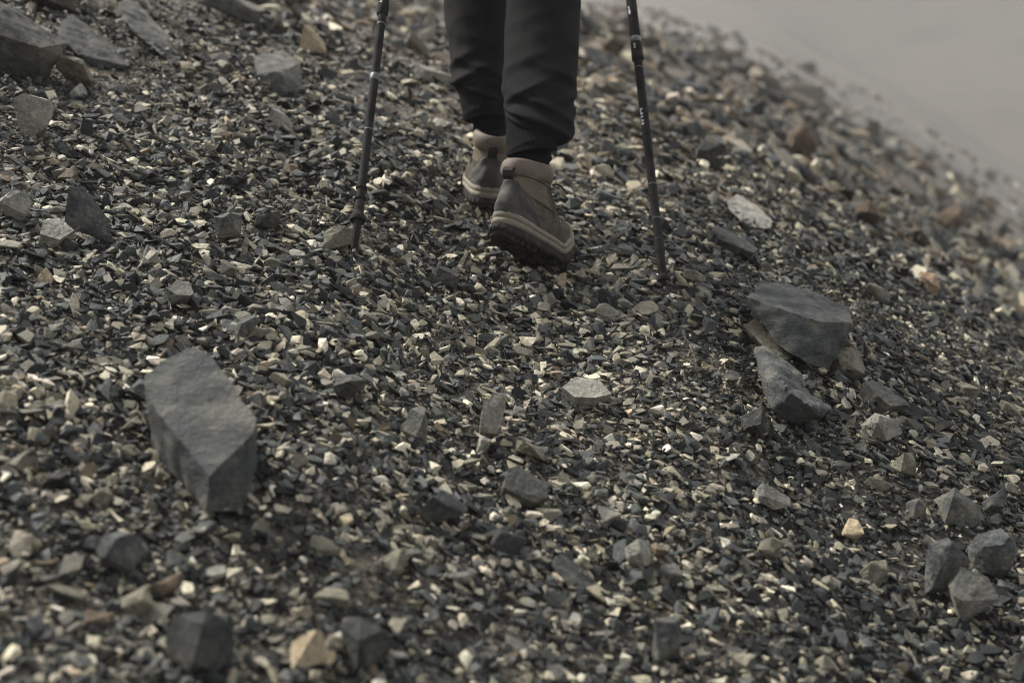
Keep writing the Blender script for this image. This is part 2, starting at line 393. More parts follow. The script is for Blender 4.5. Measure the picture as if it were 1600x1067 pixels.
M_OUT = plain('outsole_rubber', (0.020, 0.019, 0.018), 0.85, 0.5, 300.0, 0.35, 50.0, dust=(0.10, 0.09, 0.072), dust_amt=0.45)
M_LACE = plain('lace_cord', (0.014, 0.013, 0.013), 0.8, 0.4, 1500.0)
M_THREAD = plain('seam_thread', (0.20, 0.17, 0.12), 0.9)
M_HOOK = plain('lace_hook_metal', (0.12, 0.11, 0.10), 0.4, metallic=0.8)
M_JACKET = plain('jacket_shell', (0.03, 0.034, 0.036), 0.7, 0.2, 500.0)
M_SKIN = plain('skin', (0.42, 0.26, 0.19), 0.55, 0.1, 300.0, 0.1)
M_HAIR = plain('hair', (0.03, 0.02, 0.014), 0.6, 0.5, 600.0)

def tube(pts, rad, seg=8, closed=False):
    """smooth tube through points -> V, F"""
    pts = [Vector(p) for p in pts]; n_ = len(pts); V = []; prev = None
    for i, p in enumerate(pts):
        t = (pts[min(i + 1, n_ - 1)] - pts[max(i - 1, 0)]).normalized()
        a = prev - t * prev.dot(t) if prev else t.orthogonal()
        a.normalize(); prev = a; b = t.cross(a); rr = rad[i] if hasattr(rad, '__len__') else rad
        V += [p + (a * math.cos(k / seg * 2 * math.pi) + b * math.sin(k / seg * 2 * math.pi)) * rr for k in range(seg)]
    V = np.array([v[:] for v in V]); F = grid_faces(n_, seg, False, True)
    c0, c1 = len(V), len(V) + 1; V = np.vstack([V, pts[0][:], pts[-1][:]])
    k = np.arange(seg); k2 = (k + 1) % seg
    caps = np.concatenate([np.stack([k2, k, np.full(seg, c0), np.full(seg, c0)], -1), np.stack([k + (n_ - 1) * seg, k2 + (n_ - 1) * seg, np.full(seg, c1), np.full(seg, c1)], -1)])
    return V, F, caps[:, :3]
def spline(pts, m=8):
    pts = [Vector(p) for p in pts]; out = []
    for i in range(len(pts) - 1):
        p0, p1, p2, p3 = pts[max(i - 1, 0)], pts[i], pts[i + 1], pts[min(i + 2, len(pts) - 1)]
        for k in range(m):
            t = k / m
            out.append(0.5 * ((2 * p1) + (p2 - p0) * t + (2 * p0 - 5 * p1 + 4 * p2 - p3) * t * t + (3 * p1 - p0 - 3 * p2 + p3) * t ** 3))
    return out + [pts[-1]]
def mesh_py(name, V, faces, mat, smooth=True, fix=True):
    me = bpy.data.meshes.new(name); me.from_pydata([tuple(map(float, v)) for v in V], [], [tuple(int(i) for i in f) for f in faces])
    if fix:
        bm = bmesh.new(); bm.from_mesh(me); bmesh.ops.recalc_face_normals(bm, faces=bm.faces); bm.to_mesh(me); bm.free()
    me.polygons.foreach_set('use_smooth', np.full(len(me.polygons), smooth)); me.update()
    if mat: me.materials.append(mat)
    return me
class Shape:
    def __init__(s): s.V = np.zeros((0, 3)); s.F = []
    def add(s, V, *Fs):
        o = len(s.V); s.V = np.vstack([s.V, V])
        for F in Fs: s.F += [tuple(int(i) + o for i in f) for f in F]
        return s

# -- boot: heel at y=0, toe at y=.29, ground at z=0
ZT = [.040, .055, .070, .085, .098, .112, .128, .145, .165]
YF = [.288, .289, .280, .256, .216, .180, .156, .142, .132]
YB = [.008, .003, .001, .003, .008, .011, .011, .007, .003]
WH = [.038, .039, .0385, .0365, .035, .035, .037, .040, .043]
WB = [.050, .050, .048, .044, .040, .038, .038, .040, .043]
def S(th, z, off=0.0):
    th, z = np.broadcast_arrays(np.asarray(th, float), np.asarray(z, float))
    def raw(th):
        yf, yb, wh, wb = [np.interp(z, ZT, T) for T in (YF, YB, WH, WB)]
        e = 0.76 + 0.24 * sstep(.085, .135, z); c, s = np.cos(th), np.sin(th)
        y = (yf + yb) / 2 + (yf - yb) / 2 * np.sign(c) * np.abs(c) ** e
        fr = (y - yb) / (yf - yb); w = wh + (wb - wh) * sstep(.25, .75, fr)
        return w * np.sign(s) * np.abs(s) ** e, y
    x, y = raw(th)
    if np.any(off):
        x1, y1 = raw(th + .01); x0, y0 = raw(th - .01); tx_, ty_ = x1 - x0, y1 - y0; l = np.hypot(tx_, ty_) + 1e-9
        nx, ny = -ty_ / l, tx_ / l                       # clockwise param: outward = (-ty, tx)
        x = raw(th)[0] + nx * off; y = raw(th)[1] + ny * off
    return np.stack([x, y, z], -1)
def patch(th0, th1, zlo, zhi, off, nu=40, nv=14, edge=0.0015):
    th = np.linspace(th0, th1, nu); V = []
    for j in range(nv + 2):
        v = np.clip((j - 1) / (nv - 1), 0, 1); z = zlo(th) + (zhi(th) - zlo(th)) * v
        o = off(th, v) if callable(off) else np.full(nu, off)
        o = o * np.where((np.arange(nu) == 0) | (np.arange(nu) == nu - 1) | (j == 0) | (j == nv + 1), -0.6, 1.0)
        V.append(S(th, z, o))
    V = np.stack(V, 1).reshape(-1, 3); return V, grid_faces(nu, nv + 2)
def const(c): return lambda th: np.full_like(th, c)
PI = math.pi
BS = 0.87      # boot size
def make_boot(name, person, bend, label):
    def deform(V):
        V = np.array(V, float)
        heel = np.clip(.032 - V[:, 1], 0, 1) / .032                      # heel bevel
        V[:, 2] += np.where(V[:, 2] < .03, heel ** 2 * .010 * (1 - V[:, 2] / .03), 0)
        toe = np.clip(V[:, 1] - .20, 0, 1) / .09
        V[:, 2] += toe ** 2 * .014                                        # toe spring
        if bend:
            w = sstep(.235, .150, V[:, 1]); a = -bend * w; y0, z0 = .195, .012
            y, z = V[:, 1] - y0, V[:, 2] - z0
            V[:, 1], V[:, 2] = y0 + y * np.cos(a) - z * np.sin(a), z0 + y * np.sin(a) + z * np.cos(a)
        return V
    def part(nm, sh, mat, parent, smooth=True, sub=0):
        o = link(nm, mesh_py(nm, deform(sh.V), sh.F, mat, smooth), parent)
        if sub: md = o.modifiers.new('s', 'SUBSURF'); md.levels = md.render_levels = sub
        return o
    th = np.linspace(0, 2 * PI, 97)[:-1]
    zs = np.concatenate([np.linspace(.036, .12, 18), np.linspace(.125, .150, 6)])
    wr = lambda T, Z: 0.0012 * vn3(np.cos(T) * 4, Z * 90, np.sin(T) * 4, 41) + 0.0010 * vn3(np.cos(T) * 9, Z * 190, np.sin(T) * 9, 42)
    T, Z = np.meshgrid(th, zs, indexing='ij')
    boot = part(name, Shape().add(S(T, Z, wr(T, Z)).reshape(-1, 3), grid_faces(96, len(zs), True)), M_NUBUCK, person)
    boot['label'] = label; boot.scale = (BS, BS, BS)
    # outsole with lugs
    sh = Shape(); tth = np.linspace(0, 2 * PI, 193)[:-1]; prof = [(.030, .001), (.027, .005), (.014, .0065), (.010, .005), (.008, .000)]
    lug = (np.sin(tth * 26) > -0.1) * 1.0; V = []
    for z, o in prof:
        q = S(tth, .045, o + (.0022 * lug if z < .02 else 0)); q[:, 2] = z; V.append(q)
    q = S(tth, .045, -.02); q[:, 2] = .008; V.append(q); V = np.stack(V, 1).reshape(-1, 3); sh.add(V, grid_faces(192, 6, True))
    cap = S(tth, .045, -.02); cap[:, 2] = .008; cen = np.array([[0, .14, .008]]); o = len(sh.V)
    sh.add(np.vstack([cap, cen]), [(i, (i + 1) % 192, 192) for i in range(192)])
    def lugbox(cx, cy, wx, wy, ang, h=.010):
        c, s = math.cos(ang), math.sin(ang); b = []
        for z, k in ((h, 1.0), (.0, .82)):
            for sx, sy in ((-1, -1), (1, -1), (1, 1), (-1, 1)):
                x, y = sx * wx * k, sy * wy * k; b.append((cx + x * c - y * s, cy + x * s + y * c, z))
        sh.add(np.array(b), [(0, 1, 2, 3), (7, 6, 5, 4), (0, 4, 5, 1), (1, 5, 6, 2), (2, 6, 7, 3), (3, 7, 4, 0)])
    for k in range(34):
        a = k / 34 * 2 * PI; p = S(np.array([a]), .045, -.006)[0]
        if .105 < p[1] < .135: continue
        p2 = S(np.array([a + .02]), .045, -.006)[0]; lugbox(p[0], p[1], .0062, .0085, math.atan2(p2[1] - p[1], p2[0] - p[0]))
    for y in (.03, .055, .08, .15, .175, .2, .225, .25):
        for x in (-.012, .012): lugbox(x, y, .008, .007, .5 if x > 0 else -.5)
    part('outsole', sh, M_OUT, boot, False)
    # midsole: two dusty ridges
    top = lambda t: .050 + .007 * np.clip(-np.cos(t), 0, 1) ** 2 + .004 * np.clip(np.cos(t), 0, 1) ** 3
    sh = Shape(); V = []
    for v, o in [(0, .001), (.06, .0052), (.32, .0060), (.42, .0048), (.48, .0026), (.54, .0046), (.66, .0058), (.86, .0050), (.95, .0034), (1.0, -.001)]:
        q = S(tth, .045, o + .0006 * vn3(np.cos(tth) * 14, v * 3, np.sin(tth) * 14, 9)); q[:, 2] = .026 + (top(tth) - .026) * v; V.append(q)
    sh.add(np.stack(V, 1).reshape(-1, 3), grid_faces(192, 10, True)); part('midsole', sh, M_MID, boot)
    # heel counter, speckled panel, toe cap
    hz = lambda t: .121 - .040 * (np.abs(t - PI) / 1.25) ** 1.8
    crease = lambda t, v: .0030 + .0009 * np.sin(v * 9 + 2 * np.cos(t * 3)) * (v > .2) + .0007 * vn3(np.cos(t) * 5, v * 5 + 0 * t, np.sin(t) * 5, 12)
    part('heel_counter', Shape().add(*patch(PI - 1.25, PI + 1.25, const(.046), hz, crease, 60, 22)), M_COUNTER, boot)
    part('ankle_panel', Shape().add(*patch(PI - 1.75, PI + 1.75, lambda t: .098 + 0 * t, const(.134), .0016, 70, 10)), M_MESHP, boot)
    part('toe_cap', Shape().add(*patch(-.95, .95, const(.044), lambda t: .070 - .014 * (np.abs(t) / .95) ** 2, .0026, 40, 10)), M_MID, boot)
    for s in (-1, 1):
        part('side_overlay', Shape().add(*patch(PI + s * 1.22, PI + s * 1.95, const(.047), lambda t: .060 + .048 * sstep(1.22, 1.95, np.abs(t - PI)), .0024, 30, 12)), M_NUBUCK, boot)
        a0, a1 = sorted((s * .42, s * 1.05))
        part('lace_stay', Shape().add(*patch(a0, a1, lambda t: .088 + 0 * t, const(.142), .0028, 20, 14)), M_NUBUCK, boot)
    for k, (dz, ex) in enumerate(((0.0, 0.0), (.004, .06))):
        t = np.linspace(PI - 1.25 - ex, PI + 1.25 + ex, 50); q = S(t, hz(np.clip(t, PI - 1.25, PI + 1.25)) + dz, .0022)
        part('seam', Shape().add(*tube(q, .0007, 6)), M_THREAD, boot)
    # padded collar
    sh = Shape(); V = []; ph = np.linspace(0, 2 * PI, 15)[:-1]
    zc = .147 + .010 * (1 - np.cos(th - PI)) * .5 * 2.0 - .0; thick = .0082 + .0012 * np.sin(th * 2)
    for p in ph:
        q = S(th, np.clip(zc, 0, .163), -.003 + thick * np.cos(p) + .0008 * np.sin(th * 5)); q[:, 2] = zc + .0185 * np.sin(p); V.append(q)
    sh.add(np.stack(V, 1).reshape(-1, 3), grid_faces(96, 14, True, True)); part('collar', sh, M_COLLAR, boot)
    t = np.linspace(PI - 2.2, PI + 2.2, 60); part('seam', Shape().add(*tube(S(t, .134 + .004 * (1 - np.cos(t - PI)), .0035), .0008, 6)), M_THREAD, boot)
    # pull tab at the heel
    sh = Shape(); w = .0105; q = []
    for sx in (-1, 1):
        for y, z in ((.004, .118), (-.0035, .124), (-.0075, .134), (-.005, .1415), (.004, .142), (.003, .137), (-.002, .1345), (.001, .124)): q.append((sx * w, y, z))
    sh.add(np.array(q), [(i, (i + 1) % 8, 8 + (i + 1) % 8, 8 + i) for i in range(8)], [tuple(range(8))], [tuple(range(15, 7, -1))])
    part('pull_tab', sh, M_LACE, boot, False)
    # lace rows, hooks, tongue, loose ends
    part('tongue', Shape().add(*patch(-.55, .55, const(.090), const(.163), -.001, 20, 16)), M_NUBUCK, boot)
    for k, z in enumerate((.092, .104, .116, .128, .140)):
        for s in (-1, 1):
            t = np.linspace(-.62, .62, 14); zz = z + s * .006 * np.sin(t / .62 * PI / 2); part('lace', Shape().add(*tube(S(t, zz, .0062 - .0012 * s * np.cos(t * 2.5)), .0017, 7)), M_LACE, boot)
            p = S(np.array([s * .66]), z, .004)[0]; part('lace_hook', Shape().add(*tube(spline([p + [0, 0, -.004], p + [s * .004, .001, -.002], p + [s * .004, .001, .002], p + [0, 0, .004]], 4), .0014, 6)), M_HOOK, boot)
    p = S(np.array([.75]), .150, .004)[0]
    part('lace_end', Shape().add(*tube(spline([p, p + [.010, .004, .004], p + [.024, .006, -.004], p + [.034, .004, -.014], p + [.038, 0, -.017]], 6), .0017, 7)), M_LACE, boot)
    p = S(np.array([.7]), .112, .004)[0]
    part('lace_end', Shape().add(*tube(spline([p, p + [.008, .006, .004], p + [.018, .006, -.004], p + [.022, .004, -.014]], 6), .0017, 7)), M_LACE, boot)
    return boot

# -- legs as lofted cloth; rows are heights given as picture rows at the leg's own distance
def ring_table(tab, dep):
    return [(r_, P((a + b) / 2, r_, dep(r_)), (b - a) / 2 * dep(r_) / FPX) for r_, a, b in tab]
def loft(rings, disp, nr=120, nt=84, deep=1.08, tilt=0.0, tilt_rows=None, lip=0.0):
    rows = np.array([r_[0] for r_ in rings], float); C = np.array([r_[1][:] for r_ in rings]); W = np.array([r_[2] for r_ in rings])
    if rows[0] > rows[-1]: rows, C, W = rows[::-1], C[::-1], W[::-1]
    rr = np.linspace(rows[0], rows[-1], nr); Ci = np.stack([np.interp(rr, rows, C[:, k]) for k in range(3)], -1); Wi = np.interp(rr, rows, W)
    k = np.array([1, 2, 3, 2, 1]) / 9.0
    pad = lambda a: np.concatenate([[2 * a[0] - a[2], 2 * a[0] - a[1]], a, [2 * a[-1] - a[-2], 2 * a[-1] - a[-3]]])
    for _ in range(2):
        Wi = np.convolve(pad(Wi), k, 'valid'); Ci = np.stack([np.convolve(pad(Ci[:, j]), k, 'valid') for j in range(3)], -1)
    t = np.linspace(0, 2 * PI, nt + 1)[:-1]; T, RR = np.meshgrid(t, rr, indexing='ij')
    rad = Wi[None] + disp(T, RR)
    V = np.stack([Ci[None, :, 0] + rad * np.cos(T), Ci[None, :, 1] + rad * deep * np.sin(T), np.broadcast_to(Ci[None, :, 2], T.shape).copy()], -1)
    if tilt:
        f = sstep(tilt_rows[0], tilt_rows[1], RR); V[..., 2] -= tilt * np.cos(T) * f; V[..., 2] += lip * np.clip(-np.sin(T), 0, 1) ** 1.5 * f
    return V.reshape(-1, 3), grid_faces(nt, nr, True)
def folds(lst, seed, base=0.0016):
    def f(T, RR):
        o = 0
        for row0, th0, slope, amp, wid, ext in lst:
            a = (T - R(th0) + PI) % (2 * PI) - PI
            x = (RR - row0 - slope * a) / wid
            o = o + amp * (np.exp(-np.abs(x) ** 1.25 * 1.15) - 0.6 * np.exp(-((x - 1.5) ** 2) * 1.3)) * np.exp(-(a / R(ext)) ** 2)
        c, s = np.cos(T), np.sin(T)
        return 1.7 * o * (0.35 + 0.65 * sstep(40, 120, RR)) + base * vn3(c * 1.6, RR / 34, s * 1.6, seed) + base * .6 * vn3(c * 3.5 + RR / 40, RR / 22, s * 3.5, seed + 1)
    return f
def skin_mesh(name, verts, edges, rad, mat, parent, root=0, sub=2):
    me = bpy.data.meshes.new(name); me.from_pydata([tuple(v) for v in verts], edges, [])
    o = link(name, me, parent); o.modifiers.new('skin', 'SKIN'); sv = me.skin_vertices[0].data
    for i, r_ in enumerate(rad): sv[i].radius = r_ if hasattr(r_, '__len__') else (r_, r_)
    sv[root].use_root = True; md = o.modifiers.new('sub', 'SUBSURF'); md.levels = md.render_levels = sub
    dg = bpy.context.evaluated_depsgraph_get(); m2 = bpy.data.meshes.new_from_object(o.evaluated_get(dg)); o.modifiers.clear(); o.data = m2
    m2.materials.clear(); m2.materials.append(mat); m2.polygons.foreach_set('use_smooth', np.full(len(m2.polygons), True)); return o

_a, _da = hit(553, 394); _b, _db = hit(1038, 452)
POLE = {'near': (_a, P(600, 0, _da + .25)), 'off': (_b, P(986, 0, _db + .26))}
for _p in (_a, _b): CLEAR.append((_p.x, _p.y - .02, .030, _p.z + .004))
def on_ground(p):
    return Vector((p.x, p.y, float(terrain(p.x, p.y))))
def build_person():
    pr = bpy.data.objects.new('person', None); COL.objects.link(pr)
    tag(pr, 'person in black trousers and dusty brown hiking boots walking up the scree with two poles', 'person')
    # boots
    b = make_boot('boot', pr, R(26), 'brown hiking boot with its heel lifted off the gravel')
    ball, d = hit(853, 418); yaw = R(-30)
    rot = Euler((R(3), R(0), yaw), 'XYZ'); b.rotation_euler = rot
    b.location = ball - rot.to_matrix() @ Vector((0, .215 * BS, 0)) + Vector((0, 0, 0.006))
    CLEAR.append((ball.x, ball.y, 0.055, b.location.z + 0.012)); v = rot.to_matrix() @ Vector((0, .06 * BS, 0)); CLEAR.append((ball.x + v.x, ball.y + v.y, 0.05, ball.z + 0.02))
    b2 = make_boot('boot', pr, R(5), 'far brown hiking boot planted flat ahead')
    heel, d2 = hit(757, 338); rot2 = Euler((R(9), R(7), R(3)), 'XYZ'); b2.rotation_euler = rot2
    b2.location = heel - rot2.to_matrix() @ Vector((0, .01 * BS, 0)) + Vector((0, 0, -0.002))
    for yy in (.05, .12, .19, .25):
        q = b2.location + rot2.to_matrix() @ Vector((0, yy * BS, 0)); CLEAR.append((q.x, q.y, 0.052, q.z + 0.016))
    bpy.context.view_layer.update()
    # where each boot's collar opens
    def opening(bo, bend):
        p = np.array([[0, .066, .150]]); a = -bend; y0, z0 = .195, .012
        y, z = p[0, 1] - y0, p[0, 2] - z0; q = Vector((0, y0 + y * math.cos(a) - z * math.sin(a), z0 + y * math.sin(a) + z * math.cos(a)))
        return bo.matrix_world @ q
    A1, A2 = opening(b, R(26)), opening(b2, R(5))
    x1, y1, dd1 = project(A1); x2, y2, dd2 = project(A2); print('collars', x1, y1, dd1, x2, y2, dd2)
    sh = Shape()
    dep1 = lambda r_: dd1 + .20 * (262 - r_) / 300; dep2 = lambda r_: dd2 + .13 * (205 - r_) / 265
    hipR, hipL = Vector((.078, 2.66, .60)), Vector((-.092, 2.68, .60))
    t1 = ring_table([(213, 806, 872), (209, 797, 884), (204, 792, 893), (194, 789, 898), (175, 787, 897), (150, 786, 899), (120, 786, 902), (80, 788, 904), (40, 790, 906), (0, 791, 907), (-60, 793, 912)], dep1)
    t1 += [(-150, P(855, -150, dep1(-60)), .070), (-330, hipR, .090)]
    f1 = folds([(195, -60, 14, .0050, 9, 75), (166, -75, 22, .0046, 8, 60), (140, -110, -26, .0042, 9, 50), (118, -50, 20, .0036, 9, 45), (150, -20, -12, .0042, 8, 45), (95, -120, -20, .0026, 11, 50),
                (60, -60, 16, .0028, 12, 55), (25, -100, -18, .0030, 12, 60), (180, 60, 10, .005, 10, 70), (130, 120, 10, .005, 12, 70), (5, -40, 10, .003, 10, 50), (185, -130, 10, .0035, 7, 40)], 71)
    sh.add(*loft(t1, f1, 170, 96, 1.12, .018, (150, 205)))
    t2 = ring_table([(160, 725, 786), (156, 718, 793), (150, 713, 795), (138, 709, 795), (125, 704, 795), (100, 704, 796), (50, 697, 796), (0, 693, 797), (-60, 690, 800)], dep2)
    t2 += [(-150, P(742, -150, dep2(-90)), .070), (-330, hipL, .090)]
    f2 = folds([(146, -90, 12, .0046, 8, 80), (122, -120, -22, .0050, 8, 55), (108, -80, 18, .0042, 8, 55), (92, -130, -20, .0036, 8, 45), (60, -100, 14, .0028, 12, 60), (20, -80, -16, .0030, 12, 60), (130, -50, 12, .004, 8, 40)], 81)
    sh.add(*loft(t2, f2, 150, 90, 1.12, .008, (110, 150)))
    pel = [(0, Vector((-.005, 2.67, .50)), .10), (50, Vector((-.005, 2.67, .56)), .165), (120, Vector((-.005, 2.68, .66)), .165), (200, Vector((-.005, 2.70, .80)), .145)]
    sh.add(*loft(pel, lambda T, RR: 0 * T, 24, 48, .72))
    tr = link('trousers', mesh_py('trousers', sh.V, sh.F, M_TROUSER), pr)
    # ribbed cuffs with a stitched top edge and a slack lower hem
    def cuff(tab, dep, seed, tilt):
        def f(T, RR):
            top = max(t_[0] for t_ in tab); lo = min(t_[0] for t_ in tab)
            return .0007 * np.sin(T * 58) + .0016 * vn3(np.cos(T) * 2, RR / 18, np.sin(T) * 2, seed) + .0016 * np.exp(-((RR - lo - 7) / 2.2) ** 2) + .0012 * np.exp(-((RR - top + 4) / 2.5) ** 2) - .004 * sstep(top - 2, top, RR) \
                + .0022 * np.exp(-((RR - top + 18 + 9 * np.cos(T)) / 5) ** 2)
        V, F = loft(ring_table(tab, dep), f, 70, 240, 1.1, tilt, (min(t_[0] for t_ in tab), max(t_[0] for t_ in tab)), .011)
        link('cuff', mesh_py('cuff', V, F, M_RIB), tr)
    cuff([(243, 797, 868), (239, 794, 870), (230, 793, 872), (205, 791, 876), (168, 791, 880)], dep1, 91, -.006)
    cuff([(190, 730, 792), (186, 728, 793), (175, 723, 793), (150, 718, 793), (132, 716, 793)], dep2, 95, -.003)
    # socks
    for A, dp, row, xa, xb, sd in ((A1, dep1, y1, 800, 864, 55), (A2, dep2, y2, 736, 790, 57)):
        m_ = dp(row) / FPX
        rings = [(0, A + Vector((0, 0.004, -.03)), .026), (20, A, .031), (45, A.lerp(P((xa + xb) / 2, row - 30, dp(row - 30)), .8), (xb - xa) / 2 * m_), (80, P((xa + xb) / 2 + 4, row - 70, dp(row - 70)), (xb - xa) / 2 * m_)]
        V, F = loft(rings, lambda T, RR: .0016 * np.sin(RR * .42 + 1.5 * np.cos(T + .6)) + .001 * vn3(np.cos(T) * 3, RR / 9, np.sin(T) * 3, sd), 60, 60, 1.05)
        link('sock', mesh_py('sock', V, F, M_SOCK), pr)
    # upper body, above the picture: torso, head, arms, hands closed on the pole grips
    grips = []
    for k, s in (('near', -1), ('off', 1)):
        a, c = POLE[k]; ax = (c - a).normalized(); grips.append((a + ax * 1.03, ax, s))
    pelv = Vector((-.005, 2.69, .70)); V = [pelv, pelv + Vector((0, .05, .17)), pelv + Vector((0, .09, .33)), pelv + Vector((0, .11, .43)), pelv + Vector((0, .125, .47)), pelv + Vector((0, .15, .55)), pelv + Vector((0, .155, .655))]
    E = [(i, i + 1) for i in range(6)]; Rd = [(.13, .10), (.125, .095), (.15, .10), (.10, .08), (.055, .058), (.088, .10), (.085, .095)]
    JV, JE, JR = list(V[:5]), [(0, 1), (1, 2), (2, 3), (3, 4)], [(.16, .12), (.15, .115), (.18, .125), (.12, .10), (.068, .070)]
    for g, ax, s in grips:
        sh_ = V[2] + Vector((s * .17, .01, .05)); wr_ = g - ax * .01 + Vector((s * .035, -.05, .0)); el = (sh_ + wr_) / 2 + Vector((s * .10, -.09, -.08))
        i = len(V); V += [sh_, el, wr_, wr_.lerp(g, .55)]; E += [(2, i), (i, i + 1), (i + 1, i + 2), (i + 2, i + 3)]; Rd += [.055, .042, .027, (.036, .022)]
        j = len(JV); JV += [sh_, el, el.lerp(wr_, .9)]; JE += [(2, j), (j, j + 1), (j + 1, j + 2)]; JR += [.075, .058, .042]
        o_ = Vector((s, 0, 0)) - ax * ax.dot(Vector((s, 0, 0))); o_.normalize(); f_ = ax.cross(o_) * s
        if f_.y < 0: f_ = -f_
        for q in range(4):                                   # four fingers around the grip, then the thumb
            c = g + ax * (.030 - q * .021); L = (.95, 1.05, 1.0, .85)[q]; k = len(V)
            V += [c + o_ * .030 + f_ * .006, c + o_ * .022 + f_ * .026 * L, c - o_ * .006 + f_ * .030 * L, c - o_ * .026 * L + f_ * .012]
            E += [(i + 3, k), (k, k + 1), (k + 1, k + 2), (k + 2, k + 3)]; Rd += [.0105, .0098, .009, .0082]
        k = len(V); V += [g + ax * .030 + o_ * .018 - f_ * .022, g + ax * .046 - o_ * .006 - f_ * .026, g + ax * .052 - o_ * .024 - f_ * .012]
        E += [(i + 3, k), (k, k + 1), (k + 1, k + 2)]; Rd += [.012, .0105, .009]
    skin_mesh('body', V, E, Rd, M_SKIN, pr)
    skin_mesh('jacket', JV, JE, JR, M_JACKET, pr)
    h = V[6]; skin_mesh('hair', [h + Vector((0, -.045, -.07)), h + Vector((0, -.03, .0)), h + Vector((0, .01, .035)), h + Vector((0, .05, .03))], [(0, 1), (1, 2), (2, 3)], [(.085, .06), (.098, .08), (.098, .08), (.08, .05)], M_HAIR, pr)

# ---------------------------------------------------------------- trekking poles
M_SHAFT = plain('pole_shaft_black', (0.014, 0.014, 0.015), 0.86, 0.15, 300.0, 0.3, 40.0, dust=(0.10, 0.095, 0.085), dust_amt=0.4)
M_PLASTIC = plain('pole_plastic_black', (0.014, 0.014, 0.014), 0.86, 0.2, 400.0, 0.25, 60.0, dust=(0.10, 0.092, 0.08), dust_amt=0.45)
M_BAND = plain('pole_band_grey', (0.12, 0.12, 0.115), 0.5, vary=0.15)
M_MARK = plain('pole_print_white', (0.55, 0.55, 0.53), 0.6)
M_TIP = plain('pole_tip_steel', (0.25, 0.24, 0.22), 0.45, metallic=0.8, dust=(0.12, 0.10, 0.08))
M_GRIP = plain('pole_grip_foam', (0.02, 0.02, 0.021), 0.95, 0.5, 500.0)
def lathe(prof, seg=28):
    V = np.array([(r_ * math.cos(k / seg * 2 * PI), r_ * math.sin(k / seg * 2 * PI), z) for z, r_ in prof for k in range(seg)])
    F = [tuple(f) for f in grid_faces(len(prof), seg, False, True)]
    F += [tuple(range(seg - 1, -1, -1)), tuple(range((len(prof) - 1) * seg, len(prof) * seg))]
    return V, F
def build_pole(which, label, spec):
    a, c = POLE[which]; ax = (c - a); L0 = ax.length; ax.normalize()
    root = bpy.data.objects.new('trekking_pole', None); COL.objects.link(root)
    root.location = a; root.rotation_mode = 'QUATERNION'; root.rotation_quaternion = Vector((0, 0, 1)).rotation_difference(ax)
    tag(root, label, 'trekking pole', 'trekking poles held by the hiker')
    tip_row = project(a)[1]
    def D(row):                                             # picture row -> distance along the shaft
        lo, hi = 0.0, 1.2
        for _ in range(40):
            m_ = (lo + hi) / 2
            if project(a + ax * m_)[1] > row: lo = m_
            else: hi = m_
        return lo
    def part(nm, prof, mat, lab=None):
        V, F = lathe(prof); o = link(nm, mesh_py(nm, V, F, mat), root)
        md = o.modifiers.new('e', 'EDGE_SPLIT'); md.split_angle = R(40)
        if lab: o['label'] = lab
        return o
    spec(D, part)
    g0 = .945; part('grip', [(g0, .012), (g0 + .01, .0155), (g0 + .04, .0135), (g0 + .06, .016), (g0 + .08, .014), (g0 + .10, .0165), (g0 + .12, .015), (g0 + .145, .020), (g0 + .155, .019), (g0 + .16, .010)], M_GRIP)
    inv = root.rotation_quaternion.inverted()
    view = inv @ (-(a + ax * .25)); base = math.atan2(view.y, view.x)
    def mark(row0, row1, ang, rad, strokes):
        """tiny printed signs on the shaft"""
        z0, z1 = D(row0), D(row1); sh = Shape()
        for f0, f1, a0, a1 in strokes:
            t = base + ang + np.linspace(a0, a1, 5); za, zb = z0 + (z1 - z0) * f0, z0 + (z1 - z0) * f1
            V = np.array([(rad * math.cos(x), rad * math.sin(x), z) for z in (za, zb) for x in t])
            sh.add(V, [(i, i + 1, 6 + i, 5 + i) for i in range(4)])
        link('print', mesh_py('print', sh.V, sh.F, M_MARK, True, False), root)
    return mark
def ringp(z, w, r0, r1): return [(z - w, r0), (z - w * .7, r1), (z + w * .7, r1), (z + w, r0)]
